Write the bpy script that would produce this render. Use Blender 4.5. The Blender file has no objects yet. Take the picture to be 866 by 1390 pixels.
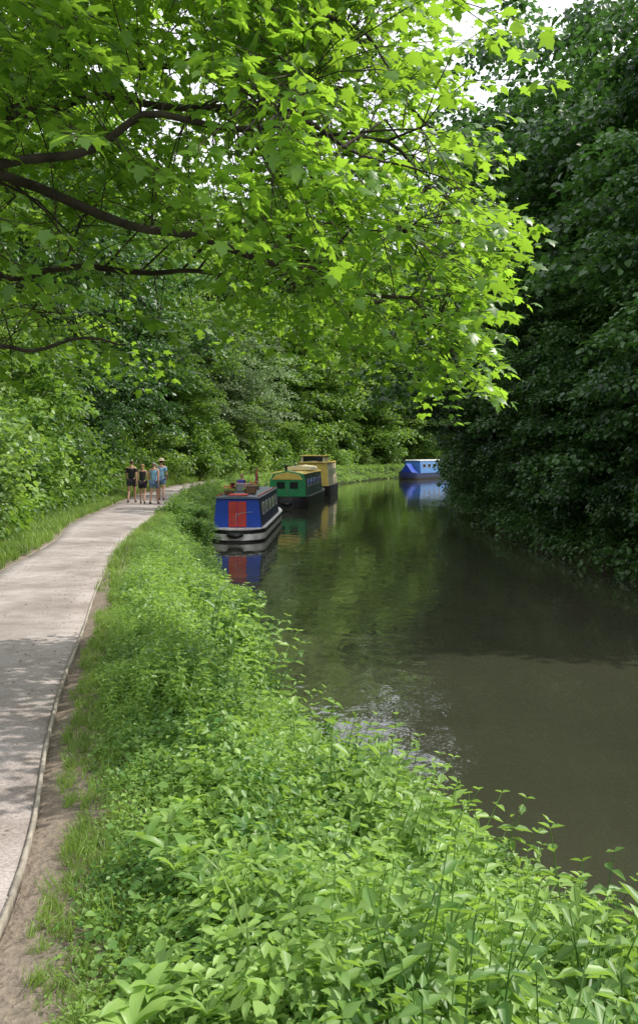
import bpy, math, numpy as np, time
from mathutils import Vector, Matrix
rng=np.random.default_rng(11)
sc=bpy.context.scene
COL=sc.collection
sc.view_settings.view_transform='Standard'
sc.view_settings.look='None'
sc.view_settings.exposure=0
T0=time.time()
# ------------------------------------------------------------ materials
def new_mat(name):
    m=bpy.data.materials.new(name); m.use_nodes=True
    nt=m.node_tree; nt.nodes.clear()
    out=nt.nodes.new('ShaderNodeOutputMaterial')
    return m,nt,out
def N(nt,t,**kw):
    n=nt.nodes.new(t)
    for k,v in kw.items():
        if k in n.inputs: n.inputs[k].default_value=v
        else: setattr(n,k,v)
    return n
def rgba(c): return (c[0],c[1],c[2],1.0)
def leaf_mat(name,c1,c2,ct,tf=0.4,rough=0.42,nscale=0.35,spec=0.4):
    m,nt,out=new_mat(name); L=nt.links
    at=N(nt,'ShaderNodeAttribute',attribute_name='tint')
    geo=N(nt,'ShaderNodeNewGeometry')
    no=N(nt,'ShaderNodeTexNoise'); no.inputs['Scale'].default_value=nscale; no.inputs['Detail'].default_value=2
    L.new(geo.outputs['Position'],no.inputs['Vector'])
    ma=N(nt,'ShaderNodeMath',operation='MULTIPLY_ADD'); ma.inputs[1].default_value=2.4; ma.inputs[2].default_value=-1.2
    L.new(no.outputs['Fac'],ma.inputs[0])
    ad=N(nt,'ShaderNodeMath',operation='ADD',use_clamp=True)
    L.new(at.outputs['Fac'],ad.inputs[0]); L.new(ma.outputs[0],ad.inputs[1])
    mx=N(nt,'ShaderNodeMix',data_type='RGBA'); mx.inputs[6].default_value=rgba(c1); mx.inputs[7].default_value=rgba(c2)
    L.new(ad.outputs[0],mx.inputs[0])
    p=N(nt,'ShaderNodeBsdfPrincipled'); p.inputs['Roughness'].default_value=rough
    p.inputs['Specular IOR Level'].default_value=spec
    L.new(mx.outputs[2],p.inputs['Base Color'])
    tr=N(nt,'ShaderNodeBsdfTranslucent')
    mt=N(nt,'ShaderNodeMix',data_type='RGBA'); mt.inputs[6].default_value=rgba([x*0.6 for x in ct]); mt.inputs[7].default_value=rgba(ct)
    L.new(ad.outputs[0],mt.inputs[0]); L.new(mt.outputs[2],tr.inputs['Color'])
    ms=N(nt,'ShaderNodeMixShader'); ms.inputs[0].default_value=tf
    L.new(p.outputs[0],ms.inputs[1]); L.new(tr.outputs[0],ms.inputs[2]); L.new(ms.outputs[0],out.inputs[0])
    return m
def noisy_mat(name,c1,c2,scale=5,rough=0.8,detail=6,bump=0.3,bscale=None,spec=0.3,metal=0.0,bdist=0.02):
    m,nt,out=new_mat(name); L=nt.links
    tc=N(nt,'ShaderNodeTexCoord')
    no=N(nt,'ShaderNodeTexNoise'); no.inputs['Scale'].default_value=scale; no.inputs['Detail'].default_value=detail
    L.new(tc.outputs['Object'],no.inputs['Vector'])
    cr=N(nt,'ShaderNodeValToRGB'); cr.color_ramp.elements[0].position=0.35; cr.color_ramp.elements[1].position=0.65
    cr.color_ramp.elements[0].color=rgba(c1); cr.color_ramp.elements[1].color=rgba(c2)
    L.new(no.outputs['Fac'],cr.inputs[0])
    p=N(nt,'ShaderNodeBsdfPrincipled'); p.inputs['Roughness'].default_value=rough; p.inputs['Specular IOR Level'].default_value=spec; p.inputs['Metallic'].default_value=metal
    L.new(cr.outputs[0],p.inputs['Base Color'])
    if bump>0:
        n2=N(nt,'ShaderNodeTexNoise'); n2.inputs['Scale'].default_value=bscale or scale*4; n2.inputs['Detail'].default_value=5
        L.new(tc.outputs['Object'],n2.inputs['Vector'])
        b=N(nt,'ShaderNodeBump'); b.inputs['Strength'].default_value=bump; b.inputs['Distance'].default_value=bdist
        L.new(n2.outputs['Fac'],b.inputs['Height']); L.new(b.outputs[0],p.inputs['Normal'])
    L.new(p.outputs[0],out.inputs[0])
    return m
def paint(name,c,rough=0.4):
    return noisy_mat(name,[x*0.82 for x in c],c,scale=3,rough=rough,bump=0.05,bscale=6,spec=0.4)
M={}
M['maple']=leaf_mat('maple_leaf',(0.045,0.125,0.016),(0.13,0.26,0.035),(0.42,0.72,0.05),tf=0.5,rough=0.36,nscale=0.9)
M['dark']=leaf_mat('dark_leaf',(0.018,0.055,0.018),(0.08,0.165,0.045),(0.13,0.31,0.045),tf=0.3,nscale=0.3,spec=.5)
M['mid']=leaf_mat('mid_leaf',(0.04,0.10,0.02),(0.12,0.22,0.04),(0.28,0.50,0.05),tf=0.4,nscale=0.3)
M['light']=leaf_mat('light_leaf',(0.075,0.155,0.035),(0.20,0.31,0.07),(0.38,0.60,0.08),tf=0.4)
M['grey']=leaf_mat('greyish_leaf',(0.15,0.21,0.11),(0.26,0.34,0.19),(0.30,0.46,0.16),tf=0.38)
M['weed']=leaf_mat('weed_leaf',(0.055,0.15,0.032),(0.25,0.38,0.10),(0.46,0.74,0.10),tf=0.38,nscale=1.3)
M['grass']=leaf_mat('grass_blade',(0.10,0.17,0.03),(0.22,0.33,0.07),(0.40,0.62,0.08),tf=0.35,nscale=0.8)
M['bark']=noisy_mat('bark',(0.025,0.02,0.015),(0.075,0.062,0.045),scale=6,bump=0.8,rough=0.9)
M['twig']=noisy_mat('twig_bark',(0.03,0.026,0.018),(0.07,0.06,0.04),scale=8,bump=0.4,rough=0.8)

# ------------------------------------------------------------ mesh helper
def mk_mesh(name,V,F,tint=None,mat=None,smooth=False):
    me=bpy.data.meshes.new(name)
    V=np.asarray(V,dtype=np.float32)
    Fs=[np.asarray(f,dtype=np.int32) for f in (F if isinstance(F,list) else [F]) if len(f)]
    nl=sum(f.size for f in Fs); nf=sum(len(f) for f in Fs)
    me.vertices.add(len(V)); me.vertices.foreach_set('co',V.ravel())
    me.loops.add(nl); me.loops.foreach_set('vertex_index',np.concatenate([f.ravel() for f in Fs]))
    tot=np.concatenate([np.full(len(f),f.shape[1],dtype=np.int32) for f in Fs])
    st=np.concatenate([[0],np.cumsum(tot)[:-1]]).astype(np.int32)
    me.polygons.add(nf); me.polygons.foreach_set('loop_start',st); me.polygons.foreach_set('loop_total',tot)
    if smooth: me.polygons.foreach_set('use_smooth',np.ones(nf,dtype=bool))
    me.update(calc_edges=True)
    if tint is not None:
        a=me.attributes.new('tint','FLOAT','POINT'); a.data.foreach_set('value',np.asarray(tint,dtype=np.float32))
    if mat is not None: me.materials.append(mat)
    return me
def obj(name,me,parent=None,loc=(0,0,0),rot=(0,0,0),scale=(1,1,1),mat=None):
    o=bpy.data.objects.new(name,me); COL.objects.link(o)
    o.location=loc; o.rotation_euler=rot; o.scale=scale
    if parent is not None: o.parent=parent
    if mat is not None:
        o.material_slots[0].link='OBJECT'; o.material_slots[0].material=mat
    return o
def tag(o,label,cat=None,group=None,kind=None):
    o['label']=label
    if cat: o['category']=cat
    if group: o['group']=group
    if kind: o['kind']=kind
def empty(name,loc,rotz=0):
    e=bpy.data.objects.new(name,None); COL.objects.link(e); e.location=loc; e.rotation_euler=(0,0,rotz); e.empty_display_size=0.3
    return e
def rotm(yaw,pitch,roll):
    yaw,pitch,roll=np.broadcast_arrays(yaw,pitch,roll)
    cy,sy=np.cos(yaw),np.sin(yaw); cp,sp=np.cos(pitch),np.sin(pitch); cr,sr=np.cos(roll),np.sin(roll)
    o=np.zeros_like(cy); i=np.ones_like(cy)
    Rz=np.stack([cy,-sy,o,sy,cy,o,o,o,i],-1).reshape(-1,3,3)
    Rx=np.stack([i,o,o,o,cp,-sp,o,sp,cp],-1).reshape(-1,3,3)
    Ry=np.stack([cr,o,sr,o,i,o,-sr,o,cr],-1).reshape(-1,3,3)
    return Rz@Rx@Ry
def scatter(tv,tf,pos,R,s,tint=None,ttint=None):
    n=len(pos); k=len(tv); s=np.broadcast_to(np.asarray(s,dtype=float),(n,))
    V=np.einsum('nij,kj->nki',R,tv)*s[:,None,None]+np.asarray(pos)[:,None,:]
    fs=[]
    for f in (tf if isinstance(tf,list) else [tf]):
        fs.append((f[None]+(np.arange(n)*k)[:,None,None]).reshape(-1,f.shape[1]))
    if tint is None: tint=rng.random(n)
    T=np.repeat(tint,k)
    if ttint is not None: T=np.clip(T*0.6+np.tile(ttint,n)*0.4,0,1)
    return V.reshape(-1,3),fs,T
def merge(parts):
    Vs=[];Fd={};Ts=[];off=0
    for V,fs,T in parts:
        Vs.append(V);Ts.append(T if T is not None else np.full(len(V),0.5))
        for f in fs: Fd.setdefault(f.shape[1],[]).append(f+off)
        off+=len(V)
    return np.concatenate(Vs),[np.concatenate(v) for v in Fd.values()],np.concatenate(Ts)
def tube(pts,rad,sides=6):
    pts=np.asarray(pts,float); n=len(pts); rad=np.broadcast_to(np.asarray(rad,float),(n,))
    t=np.gradient(pts,axis=0); t/=np.linalg.norm(t,axis=1,keepdims=True)+1e-9
    ref=np.array([0,0,1.0]) if abs(t[:,2]).mean()<0.8 else np.array([1.0,0,0])
    a=np.cross(t,ref); a/=np.linalg.norm(a,axis=1,keepdims=True)+1e-9; b=np.cross(t,a)
    th=np.arange(sides)/sides*2*math.pi
    V=pts[:,None]+rad[:,None,None]*(np.cos(th)[None,:,None]*a[:,None]+np.sin(th)[None,:,None]*b[:,None])
    V=V.reshape(-1,3); i=np.arange(n-1)[:,None]*sides; j=np.arange(sides)[None]; j2=(j+1)%sides
    F=np.stack([i+j,i+j2,i+sides+j2,i+sides+j],-1).reshape(-1,4)
    return V,[F],np.full(len(V),0.5)
def leaf_tpl(W=0.55,fold=0.12,droop=0.15,hi=.65,hw=.42):
    v=np.array([[0,0,0],[-W*.5,.3,fold],[-W*hw,hi,fold*.6],[0,1,-droop],[W*hw,hi,fold*.6],[W*.5,.3,fold]])
    return v,np.array([[0,3,2,1],[0,5,4,3]])
LV,LF=leaf_tpl(0.5,0.12,0.18,.6,.34)
LV2,LF2=leaf_tpl(0.8,0.1,0.12)
LV3,LF3=leaf_tpl(0.62,0.1,0.14,.62,.36)
half=[(0.06,-0.06),(0.34,-0.03),(0.27,0.15),(0.58,0.42),(0.36,0.45),(0.25,0.47),(0.24,0.68),(0.10,0.80)]
out_=[(0,0.03)]+half+[(0,1.0)]+[(-x,y) for x,y in half[::-1]]
mv=[(0,0.25,0.04)]
for x,y in out_:
    mv.append((x,y,-0.22*((x)**2+max(y-0.25,0)**2)+0.0))
MV=np.array(mv); k=len(out_)
MF=np.array([[0,1+i,1+(i+1)%k] for i in range(k)])

# ------------------------------------------------------------ curves & terrain
def smooth_poly(P,n=8):
    P=np.array(P,float); Q=[]
    Pp=np.vstack([2*P[0]-P[1],P,2*P[-1]-P[-2]])
    for i in range(1,len(Pp)-2):
        p0,p1,p2,p3=Pp[i-1],Pp[i],Pp[i+1],Pp[i+2]
        for t in np.arange(n)/n:
            Q.append(0.5*((2*p1)+(-p0+p2)*t+(2*p0-5*p1+4*p2-p3)*t*t+(-p0+3*p1-3*p2+p3)*t**3))
    Q.append(P[-1]); return np.array(Q)
WL=smooth_poly([(3.4,-30),(3.3,-14),(3.15,-6),(3.05,-2),(2.85,1),(2.3,3.5),(2.0,5),(1.5,6.5),(0.85,8),(0.1,9.5),(-0.5,11.2),(-1.2,14.5),(-2.0,19),(-3.0,26),(-4.4,34),(-4.75,42),(-4.7,50),(-4.0,60),(-2.3,75),(-0.8,84),(1.5,95),(5,108),(9,118),(16,128),(31,138),(60,146),(160,165)])
WR=smooth_poly([(9.5,-30),(9,0),(8.8,10),(8.5,25),(7.8,35),(8.0,50),(9.0,60),(11.0,75),(14,90),(18.5,102),(26,113),(38,122),(60,130),(160,148)])
PR=smooth_poly([(-0.5,-30),(-0.55,-14),(-0.65,-6),(-0.78,-2),(-0.94,1),(-1.18,3.5),(-1.6,5.4),(-1.94,7),(-2.31,9),(-3.1,13.1),(-4.1,19.3),(-5.27,29.9),(-6.0,38.3),(-6.4,48),(-5.9,60),(-4.2,75),(-2.6,88),(-0.5,98),(3,111),(7.5,121),(15,131),(31,141),(60,149),(160,168)])
PL=smooth_poly([(-3.0,-30),(-3.0,-14),(-3.05,-6),(-3.1,0),(-3.4,3.5),(-3.6,6),(-4.0,10),(-4.9,14.3),(-5.7,20),(-6.9,26),(-7.8,34),(-8.6,42),(-8.9,50),(-8.5,61),(-6.6,76),(-4.9,89.5),(-2.7,100),(1,112.5),(6,122.8),(14,133.5),(30.5,143.5),(60,151.5),(160,171)])
def pdist(P,poly):
    d=np.full(len(P),1e9)
    A=poly[:-1];B=poly[1:]
    for a,b in zip(A,B):
        ab=b-a; t=np.clip(((P-a)@ab)/(ab@ab),0,1)
        q=a+t[:,None]*ab
        d=np.minimum(d,np.hypot(P[:,0]-q[:,0],P[:,1]-q[:,1]))
    return d
def pip(P,poly):
    x,y=P[:,0],P[:,1]; ins=np.zeros(len(P),bool)
    A=poly;B=np.roll(poly,-1,0)
    for (x1,y1),(x2,y2) in zip(A,B):
        if y1==y2: continue
        c=((y1>y)!=(y2>y))&(x<(x2-x1)*(y-y1)/(y2-y1)+x1)
        ins^=c
    return ins
CANAL=np.vstack([WL,WR[::-1]]); PATH=np.vstack([PR,PL[::-1]]); BANK=np.vstack([WL,PR[::-1]])
def Hp(Y): return np.interp(Y,[0,6,13,20,30,38],[1.82,1.8,1.66,1.55,1.42,1.35])
def vn(P,s,seed=0):
    x=P[:,0]/s+seed*7.3;y=P[:,1]/s+seed*3.1
    return (np.sin(x*1.7+1.3*np.sin(y*1.1))+np.sin(y*2.1+1.7*np.sin(x*0.9+1))+np.sin((x+y)*1.3+2.2*np.sin((x-y)*0.7)))/3
def ss(a,b,x):
    t=np.clip((x-a)/(b-a),0,1); return t*t*(3-2*t)
def terrain(P):
    P=np.asarray(P,float)
    inC=pip(P,CANAL); inP=pip(P,PATH); inB=pip(P,BANK)&~inC
    dWL=pdist(P,WL);dWR=pdist(P,WR);dPR=pdist(P,PR);dPL=pdist(P,PL)
    H=Hp(P[:,1])
    z=np.zeros(len(P))
    t=dWL/(dWL+dPR+1e-6)
    zb=0.10+(H-0.12)*ss(0,0.80,t)+0.05*vn(P,0.5)*ss(0,.3,t)*(1-ss(.7,1,t))
    hill=14*(1-np.exp(-np.maximum(dPL-0.7,0)*0.6/14))
    zl=H+0.03+hill+0.25*vn(P,2.5)*ss(1,4,dPL)
    zr=0.12+1.0*ss(0,1.2,dWR)+10*(1-np.exp(-dWR*0.45/10))+0.2*vn(P,2)
    right=(dWR<dWL)
    z=np.where(right,zr,zl)
    z=np.where(inB,zb,z); z=np.where(inP,H-0.06,z)
    z=np.where(inC,-0.1-1.2*ss(0,1,np.minimum(dWL,dWR)),z)
    return z,dict(inC=inC,inP=inP,inB=inB,right=right,t=t,dPL=dPL,dWR=dWR,dPR=dPR,dWL=dWL)
def axis(segs):
    out=[]
    for a,b,s in segs: out.append(np.arange(a,b,s))
    return np.concatenate(out)
gx=axis([(-1600,-200,200),(-200,-40,10),(-40,-14,1.5),(-14,12,0.2),(12,30,0.5),(30,70,1.5),(70,200,8),(200,1700,200)])
gy=axis([(-400,-30,60),(-30,0,1.0),(0,26,0.2),(26,70,0.4),(70,140,0.8),(140,200,3),(200,400,20),(400,2200,200)])
X,Y=np.meshgrid(gx,gy); G=np.stack([X.ravel(),Y.ravel()],1)
z,gi=terrain(G)
nx,ny=len(gx),len(gy)
i=np.arange(ny-1)[:,None]*nx; j=np.arange(nx-1)[None]
F=np.stack([i+j,i+j+1,i+nx+j+1,i+nx+j],-1).reshape(-1,4)
m,nt,out=new_mat('earth'); L=nt.links
geo=N(nt,'ShaderNodeNewGeometry')
n1=N(nt,'ShaderNodeTexNoise'); n1.inputs['Scale'].default_value=1.2; n1.inputs['Detail'].default_value=8
n2=N(nt,'ShaderNodeTexNoise'); n2.inputs['Scale'].default_value=30; n2.inputs['Detail'].default_value=6
L.new(geo.outputs['Position'],n1.inputs['Vector']); L.new(geo.outputs['Position'],n2.inputs['Vector'])
cr=N(nt,'ShaderNodeValToRGB'); e=cr.color_ramp.elements; e[0].position=0.4; e[0].color=(0.04,0.04,0.022,1); e[1].position=0.6; e[1].color=(0.03,0.06,0.014,1)
L.new(n1.outputs['Fac'],cr.inputs[0])
at=N(nt,'ShaderNodeAttribute',attribute_name='tint')
md=N(nt,'ShaderNodeMix',data_type='RGBA'); md.inputs[7].default_value=(0.22,0.18,0.15,1)
L.new(at.outputs['Fac'],md.inputs[0]); L.new(cr.outputs[0],md.inputs[6])
mx=N(nt,'ShaderNodeMix',data_type='RGBA',blend_type='MULTIPLY'); mx.inputs[0].default_value=0.8
cr2=N(nt,'ShaderNodeValToRGB'); cr2.color_ramp.elements[0].color=(0.3,0.3,0.3,1); cr2.color_ramp.elements[1].color=(1.5,1.5,1.4,1)
L.new(n2.outputs['Fac'],cr2.inputs[0]); L.new(md.outputs[2],mx.inputs[6]); L.new(cr2.outputs[0],mx.inputs[7])
p=N(nt,'ShaderNodeBsdfPrincipled'); p.inputs['Roughness'].default_value=0.95; p.inputs['Specular IOR Level'].default_value=0.1; L.new(mx.outputs[2],p.inputs['Base Color'])
b=N(nt,'ShaderNodeBump'); b.inputs['Distance'].default_value=0.03; L.new(n2.outputs['Fac'],b.inputs['Height']); L.new(b.outputs[0],p.inputs['Normal'])
L.new(p.outputs[0],out.inputs[0]); M['earth']=m
dirt=np.where(gi['inP'],1,(1-ss(0.2,0.6,np.minimum(gi['dPR'],gi['dPL']*2)+0.2*vn(G,0.4,4))))
g=obj('ground',mk_mesh('ground',np.column_stack([G,z]),F,dirt,mat=m,smooth=True)); tag(g,'earth bank and wooded slopes along the canal',kind='structure')
# towpath
m,nt,out=new_mat('gravel'); L=nt.links
geo=N(nt,'ShaderNodeNewGeometry')
def nz(s,d=6):
    n=N(nt,'ShaderNodeTexNoise'); n.inputs['Scale'].default_value=s; n.inputs['Detail'].default_value=d; L.new(geo.outputs['Position'],n.inputs['Vector']); return n
na=nz(0.7);nb=nz(75,3);nc=nz(4)
vo=N(nt,'ShaderNodeTexVoronoi'); vo.inputs['Scale'].default_value=110; L.new(geo.outputs['Position'],vo.inputs['Vector'])
cr=N(nt,'ShaderNodeValToRGB'); e=cr.color_ramp.elements; e[0].position=0.35; e[0].color=(0.27,0.235,0.22,1); e[1].position=0.62; e[1].color=(0.40,0.36,0.35,1)
L.new(na.outputs['Fac'],cr.inputs[0])
cr2=N(nt,'ShaderNodeValToRGB'); e=cr2.color_ramp.elements; e[0].position=0.3;e[0].color=(0.70,0.68,0.66,1); e[1].position=0.7; e[1].color=(1.15,1.15,1.15,1)
L.new(nb.outputs['Fac'],cr2.inputs[0])
cr3=N(nt,'ShaderNodeValToRGB'); e=cr3.color_ramp.elements; e[0].position=0.3;e[0].color=(0.80,0.78,0.75,1); e[1].position=0.6; e[1].color=(1.05,1.05,1.05,1)
L.new(nc.outputs['Fac'],cr3.inputs[0])
m1=N(nt,'ShaderNodeMix',data_type='RGBA',blend_type='MULTIPLY'); m1.inputs[0].default_value=1; L.new(cr.outputs[0],m1.inputs[6]); L.new(cr2.outputs[0],m1.inputs[7])
m2=N(nt,'ShaderNodeMix',data_type='RGBA',blend_type='MULTIPLY'); m2.inputs[0].default_value=1; L.new(m1.outputs[2],m2.inputs[6]); L.new(cr3.outputs[0],m2.inputs[7])
p=N(nt,'ShaderNodeBsdfPrincipled'); p.inputs['Roughness'].default_value=0.95; p.inputs['Specular IOR Level'].default_value=0.2; L.new(m2.outputs[2],p.inputs['Base Color'])
b=N(nt,'ShaderNodeBump'); b.inputs['Distance'].default_value=0.006; b.inputs['Strength'].default_value=0.7; L.new(vo.outputs['Distance'],b.inputs['Height'])
b2=N(nt,'ShaderNodeBump'); b2.inputs['Distance'].default_value=0.03; b2.inputs['Strength'].default_value=0.5; L.new(nc.outputs['Fac'],b2.inputs['Height']); L.new(b.outputs[0],b2.inputs['Normal']); L.new(b2.outputs[0],p.inputs['Normal'])
L.new(p.outputs[0],out.inputs[0]); M['gravel']=m
def resamp(P,n):
    d=np.concatenate([[0],np.cumsum(np.hypot(*np.diff(P,axis=0).T))]); s=np.linspace(0,d[-1],n)
    return np.stack([np.interp(s,d,P[:,0]),np.interp(s,d,P[:,1])],1)
NP=1400
A=resamp(PL,NP);B=resamp(PR,NP)
rows=[]
for u in [-0.02,0,0.15,0.3,0.5,0.7,0.85,1,1.02]:
    Q=A*(1-u)+B*u
    h=Hp(Q[:,1])+0.012*math.sin(math.pi*min(max(u,0),1))+ (-0.12 if (u<0 or u>1) else 0)
    rows.append(np.column_stack([Q,h]))
V=np.stack(rows,1).reshape(-1,3); c=9
i=np.arange(NP-1)[:,None]*c; j=np.arange(c-1)[None]
F=np.stack([i+j,i+j+1,i+c+j+1,i+c+j],-1).reshape(-1,4)
o=obj('towpath',mk_mesh('towpath',V,F,mat=m,smooth=True)); tag(o,'pale gravel towpath curving beside the canal',kind='structure')
M['timber']=noisy_mat('weathered_timber',(0.20,0.175,0.14),(0.36,0.32,0.27),scale=9,bump=0.5,rough=0.85)
def boards(poly,y0,y1,side,seg=3.0):
    d=np.concatenate([[0],np.cumsum(np.hypot(*np.diff(poly,axis=0).T))])
    s0=np.interp(y0,poly[:,1],d); s1=np.interp(y1,poly[:,1],d)
    s=s0
    while s<s1:
        nq=13
        q=np.linspace(s,s+seg-0.012,nq); P=np.stack([np.interp(q,d,poly[:,0]),np.interp(q,d,poly[:,1])],1)
        t=np.gradient(P,axis=0); t/=np.linalg.norm(t,axis=1,keepdims=True); nrm=np.stack([t[:,1],-t[:,0]],1)*side
        h=Hp(P[:,1]); w=0.018
        dz=rng.normal(0,0.003)-0.002
        pr=[np.column_stack([P+nrm*0.002,h-0.05]),np.column_stack([P+nrm*0.002,h+0.009+dz]),np.column_stack([P+nrm*(0.002+w),h+0.009+dz]),np.column_stack([P+nrm*(0.002+w),h-0.05])]
        c0=pr[0].mean(0); V=np.stack(pr,1).reshape(-1,3)-c0
        F=[]
        for a in range(nq-1):
            for b_ in range(4):
                F.append([a*4+b_,a*4+(b_+1)%4,(a+1)*4+(b_+1)%4,(a+1)*4+b_])
        e0=(nq-1)*4
        F+= [[0,3,2,1],[e0,e0+1,e0+2,e0+3]]
        o=obj('edging_board',mk_mesh('edging_board',V,np.array(F),mat=M['timber']),loc=tuple(c0))
        tag(o,'thin weathered timber board edging the gravel towpath','path edging','timber boards edging the towpath')
        s+=seg
boards(PR,0.5,24,1); boards(PL,12,22,-1)
# water
m,nt,out=new_mat('canal_water'); L=nt.links
geo=N(nt,'ShaderNodeNewGeometry')
mp=N(nt,'ShaderNodeMapping'); mp.inputs['Scale'].default_value=(1,0.6,1); L.new(geo.outputs['Position'],mp.inputs[0])
n1=N(nt,'ShaderNodeTexNoise'); n1.inputs['Scale'].default_value=2.2; n1.inputs['Detail'].default_value=3; n1.inputs['Distortion'].default_value=0.6
n2=N(nt,'ShaderNodeTexNoise'); n2.inputs['Scale'].default_value=0.35; n2.inputs['Detail'].default_value=2
n3=N(nt,'ShaderNodeTexNoise'); n3.inputs['Scale'].default_value=0.25; n3.inputs['Detail'].default_value=4
for n in (n1,n2,n3): L.new(mp.outputs[0],n.inputs['Vector'])
b=N(nt,'ShaderNodeBump'); b.inputs['Distance'].default_value=0.012; b.inputs['Strength'].default_value=0.8; L.new(n1.outputs['Fac'],b.inputs['Height'])
b2=N(nt,'ShaderNodeBump'); b2.inputs['Distance'].default_value=0.035; b2.inputs['Strength'].default_value=0.45; L.new(n2.outputs['Fac'],b2.inputs['Height']); L.new(b.outputs[0],b2.inputs['Normal'])
cr=N(nt,'ShaderNodeValToRGB'); e=cr.color_ramp.elements; e[0].position=0.35;e[0].color=(0.032,0.034,0.021,1); e[1].position=0.7; e[1].color=(0.044,0.044,0.028,1)
L.new(n3.outputs['Fac'],cr.inputs[0])
p=N(nt,'ShaderNodeBsdfPrincipled'); p.inputs['Roughness'].default_value=0.02; p.inputs['IOR'].default_value=1.5
p.inputs['Specular IOR Level'].default_value=0.9
L.new(cr.outputs[0],p.inputs['Base Color']); L.new(b2.outputs[0],p.inputs['Normal']); L.new(p.outputs[0],out.inputs[0])
V=np.array([[-9,-32,0],[170,-32,0],[170,170,0],[-9,170,0]]); 
o=obj('canal_water',mk_mesh('canal_water',V,np.array([[0,1,2,3]]),mat=m)); tag(o,'still olive-brown canal water reflecting trees and boats',kind='structure')

# ------------------------------------------------------------ plant templates
def nettle_tpl(seed,h=0.5,L=0.075,nodes=6):
    r=np.random.default_rng(seed); P=[]
    lean=r.normal(0,0.12,2)
    for k_ in range(nodes):
        f=(k_+1)/nodes; zz=h*f; size=L*(1.0-0.55*abs(f-0.45)-0.25*(f>0.9))
        for s_ in (0,1):
            yaw=k_*math.pi/2+s_*math.pi+r.normal(0,0.25)
            pt=np.array([[lean[0]*f*h*2,lean[1]*f*h*2,zz]])
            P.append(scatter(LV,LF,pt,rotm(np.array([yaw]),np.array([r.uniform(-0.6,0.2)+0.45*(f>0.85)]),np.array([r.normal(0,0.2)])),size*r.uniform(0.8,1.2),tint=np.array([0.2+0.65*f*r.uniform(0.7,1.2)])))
    P.append(tube([(0,0,0),(lean[0]*h,lean[1]*h,h*.5),(lean[0]*2*h,lean[1]*2*h,h)],[0.004,0.003,0.0015],3))
    return merge(P)
def bramble_tpl(seed,n=28,R=0.2,h=0.18,L=0.052):
    r=np.random.default_rng(seed)
    a=r.uniform(0,6.28,n); rr=R*np.sqrt(r.random(n)); zz=h*(1-(rr/R)**2*0.7)*r.uniform(0.4,1,n)
    pos=np.column_stack([rr*np.cos(a),rr*np.sin(a),zz])
    tv,tf=(LV3,LF3) if seed%3 else (LV2,LF2)
    if seed%2: L=L*0.72; 
    return scatter(tv,tf,pos,rotm(a-math.pi/2+r.normal(0,0.7,n),r.uniform(-0.8,0.35,n),r.normal(0,0.45,n)),L*r.uniform(0.5,1.4,n),tint=r.uniform(0.0,1,n))
def dock_tpl(seed,n=9,L=0.13):
    r=np.random.default_rng(seed); P=[]
    for q in range(n):
        yaw=q*2.4+r.normal(0,0.2); el=r.uniform(0.3,1.2); l=L*r.uniform(0.6,1.2); w=l*0.15
        s=np.linspace(0,1,5); y=l*(s*np.cos(el*(1-s*0.9))); zz=l*s*np.sin(el)*(1-0.45*s*s)+0.02
        ww=w*np.array([0.15,0.8,1,0.75,0.03])
        V=[];F=[]
        for i_ in range(5):
            V+=[(-ww[i_],y[i_],zz[i_]+ww[i_]*.4),(0,y[i_],zz[i_]),(ww[i_],y[i_],zz[i_]+ww[i_]*.4)]
        for i_ in range(4):
            for j_ in range(2): a=i_*3+j_; F.append([a,a+1,a+4,a+3])
        P.append(scatter(np.array(V),np.array(F),np.zeros((1,3)),rotm(np.array([yaw]),np.array([0.]),np.array([0.])),1.0,tint=np.array([r.uniform(0.3,1)])))
    return merge(P)
def grass_tpl(seed,n=14,h=0.22,w=0.005,R=0.06):
    r=np.random.default_rng(seed);P=[]
    for q in range(n):
        hh=h*r.uniform(0.5,1.2); b_=r.uniform(0.1,0.7)*hh; s=np.array([0,.4,.75,1]); ww=w*np.array([1,.9,.6,.05])
        V=[];F=[]
        for i_ in range(4):
            y=b_*s[i_]**2; zz=hh*s[i_]*(1-0.2*s[i_])
            V+=[(-ww[i_],y,zz),(ww[i_],y,zz)]
        for i_ in range(3): a=i_*2; F.append([a,a+1,a+3,a+2])
        a=r.uniform(0,6.28)
        P.append(scatter(np.array(V),np.array(F),np.array([[R*r.normal()*.6,R*r.normal()*.6,0]]),rotm(np.array([a]),np.array([0.]),np.array([0.])),1.0,tint=np.array([r.random()])))
    return merge(P)
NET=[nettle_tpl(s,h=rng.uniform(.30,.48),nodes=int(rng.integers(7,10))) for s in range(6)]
BRA=[bramble_tpl(s) for s in range(20,26)]
DOC=[dock_tpl(s) for s in range(40,43)]
GRA=[grass_tpl(s) for s in range(50,54)]
GRL=[grass_tpl(s,n=9,h=0.5,w=0.006,R=0.08) for s in range(60,63)]
def place(tpls,P3,scale,seed=0,tilt=0.15,tintf=None):
    r=np.random.default_rng(seed); parts=[]; idx=r.integers(0,len(tpls),len(P3)); scale=np.broadcast_to(scale,(len(P3),))
    for q,(tv,tf,tt) in enumerate(tpls):
        s=idx==q; n=s.sum()
        if n==0: continue
        tin=r.random(n) if tintf is None else tintf[s]
        parts.append(scatter(tv,tf,P3[s],rotm(r.uniform(0,6.28,n),r.normal(0,tilt,n),r.normal(0,tilt,n)),scale[s]*r.uniform(.7,1.3,n),tint=tin,ttint=tt))
    return merge(parts)
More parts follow.
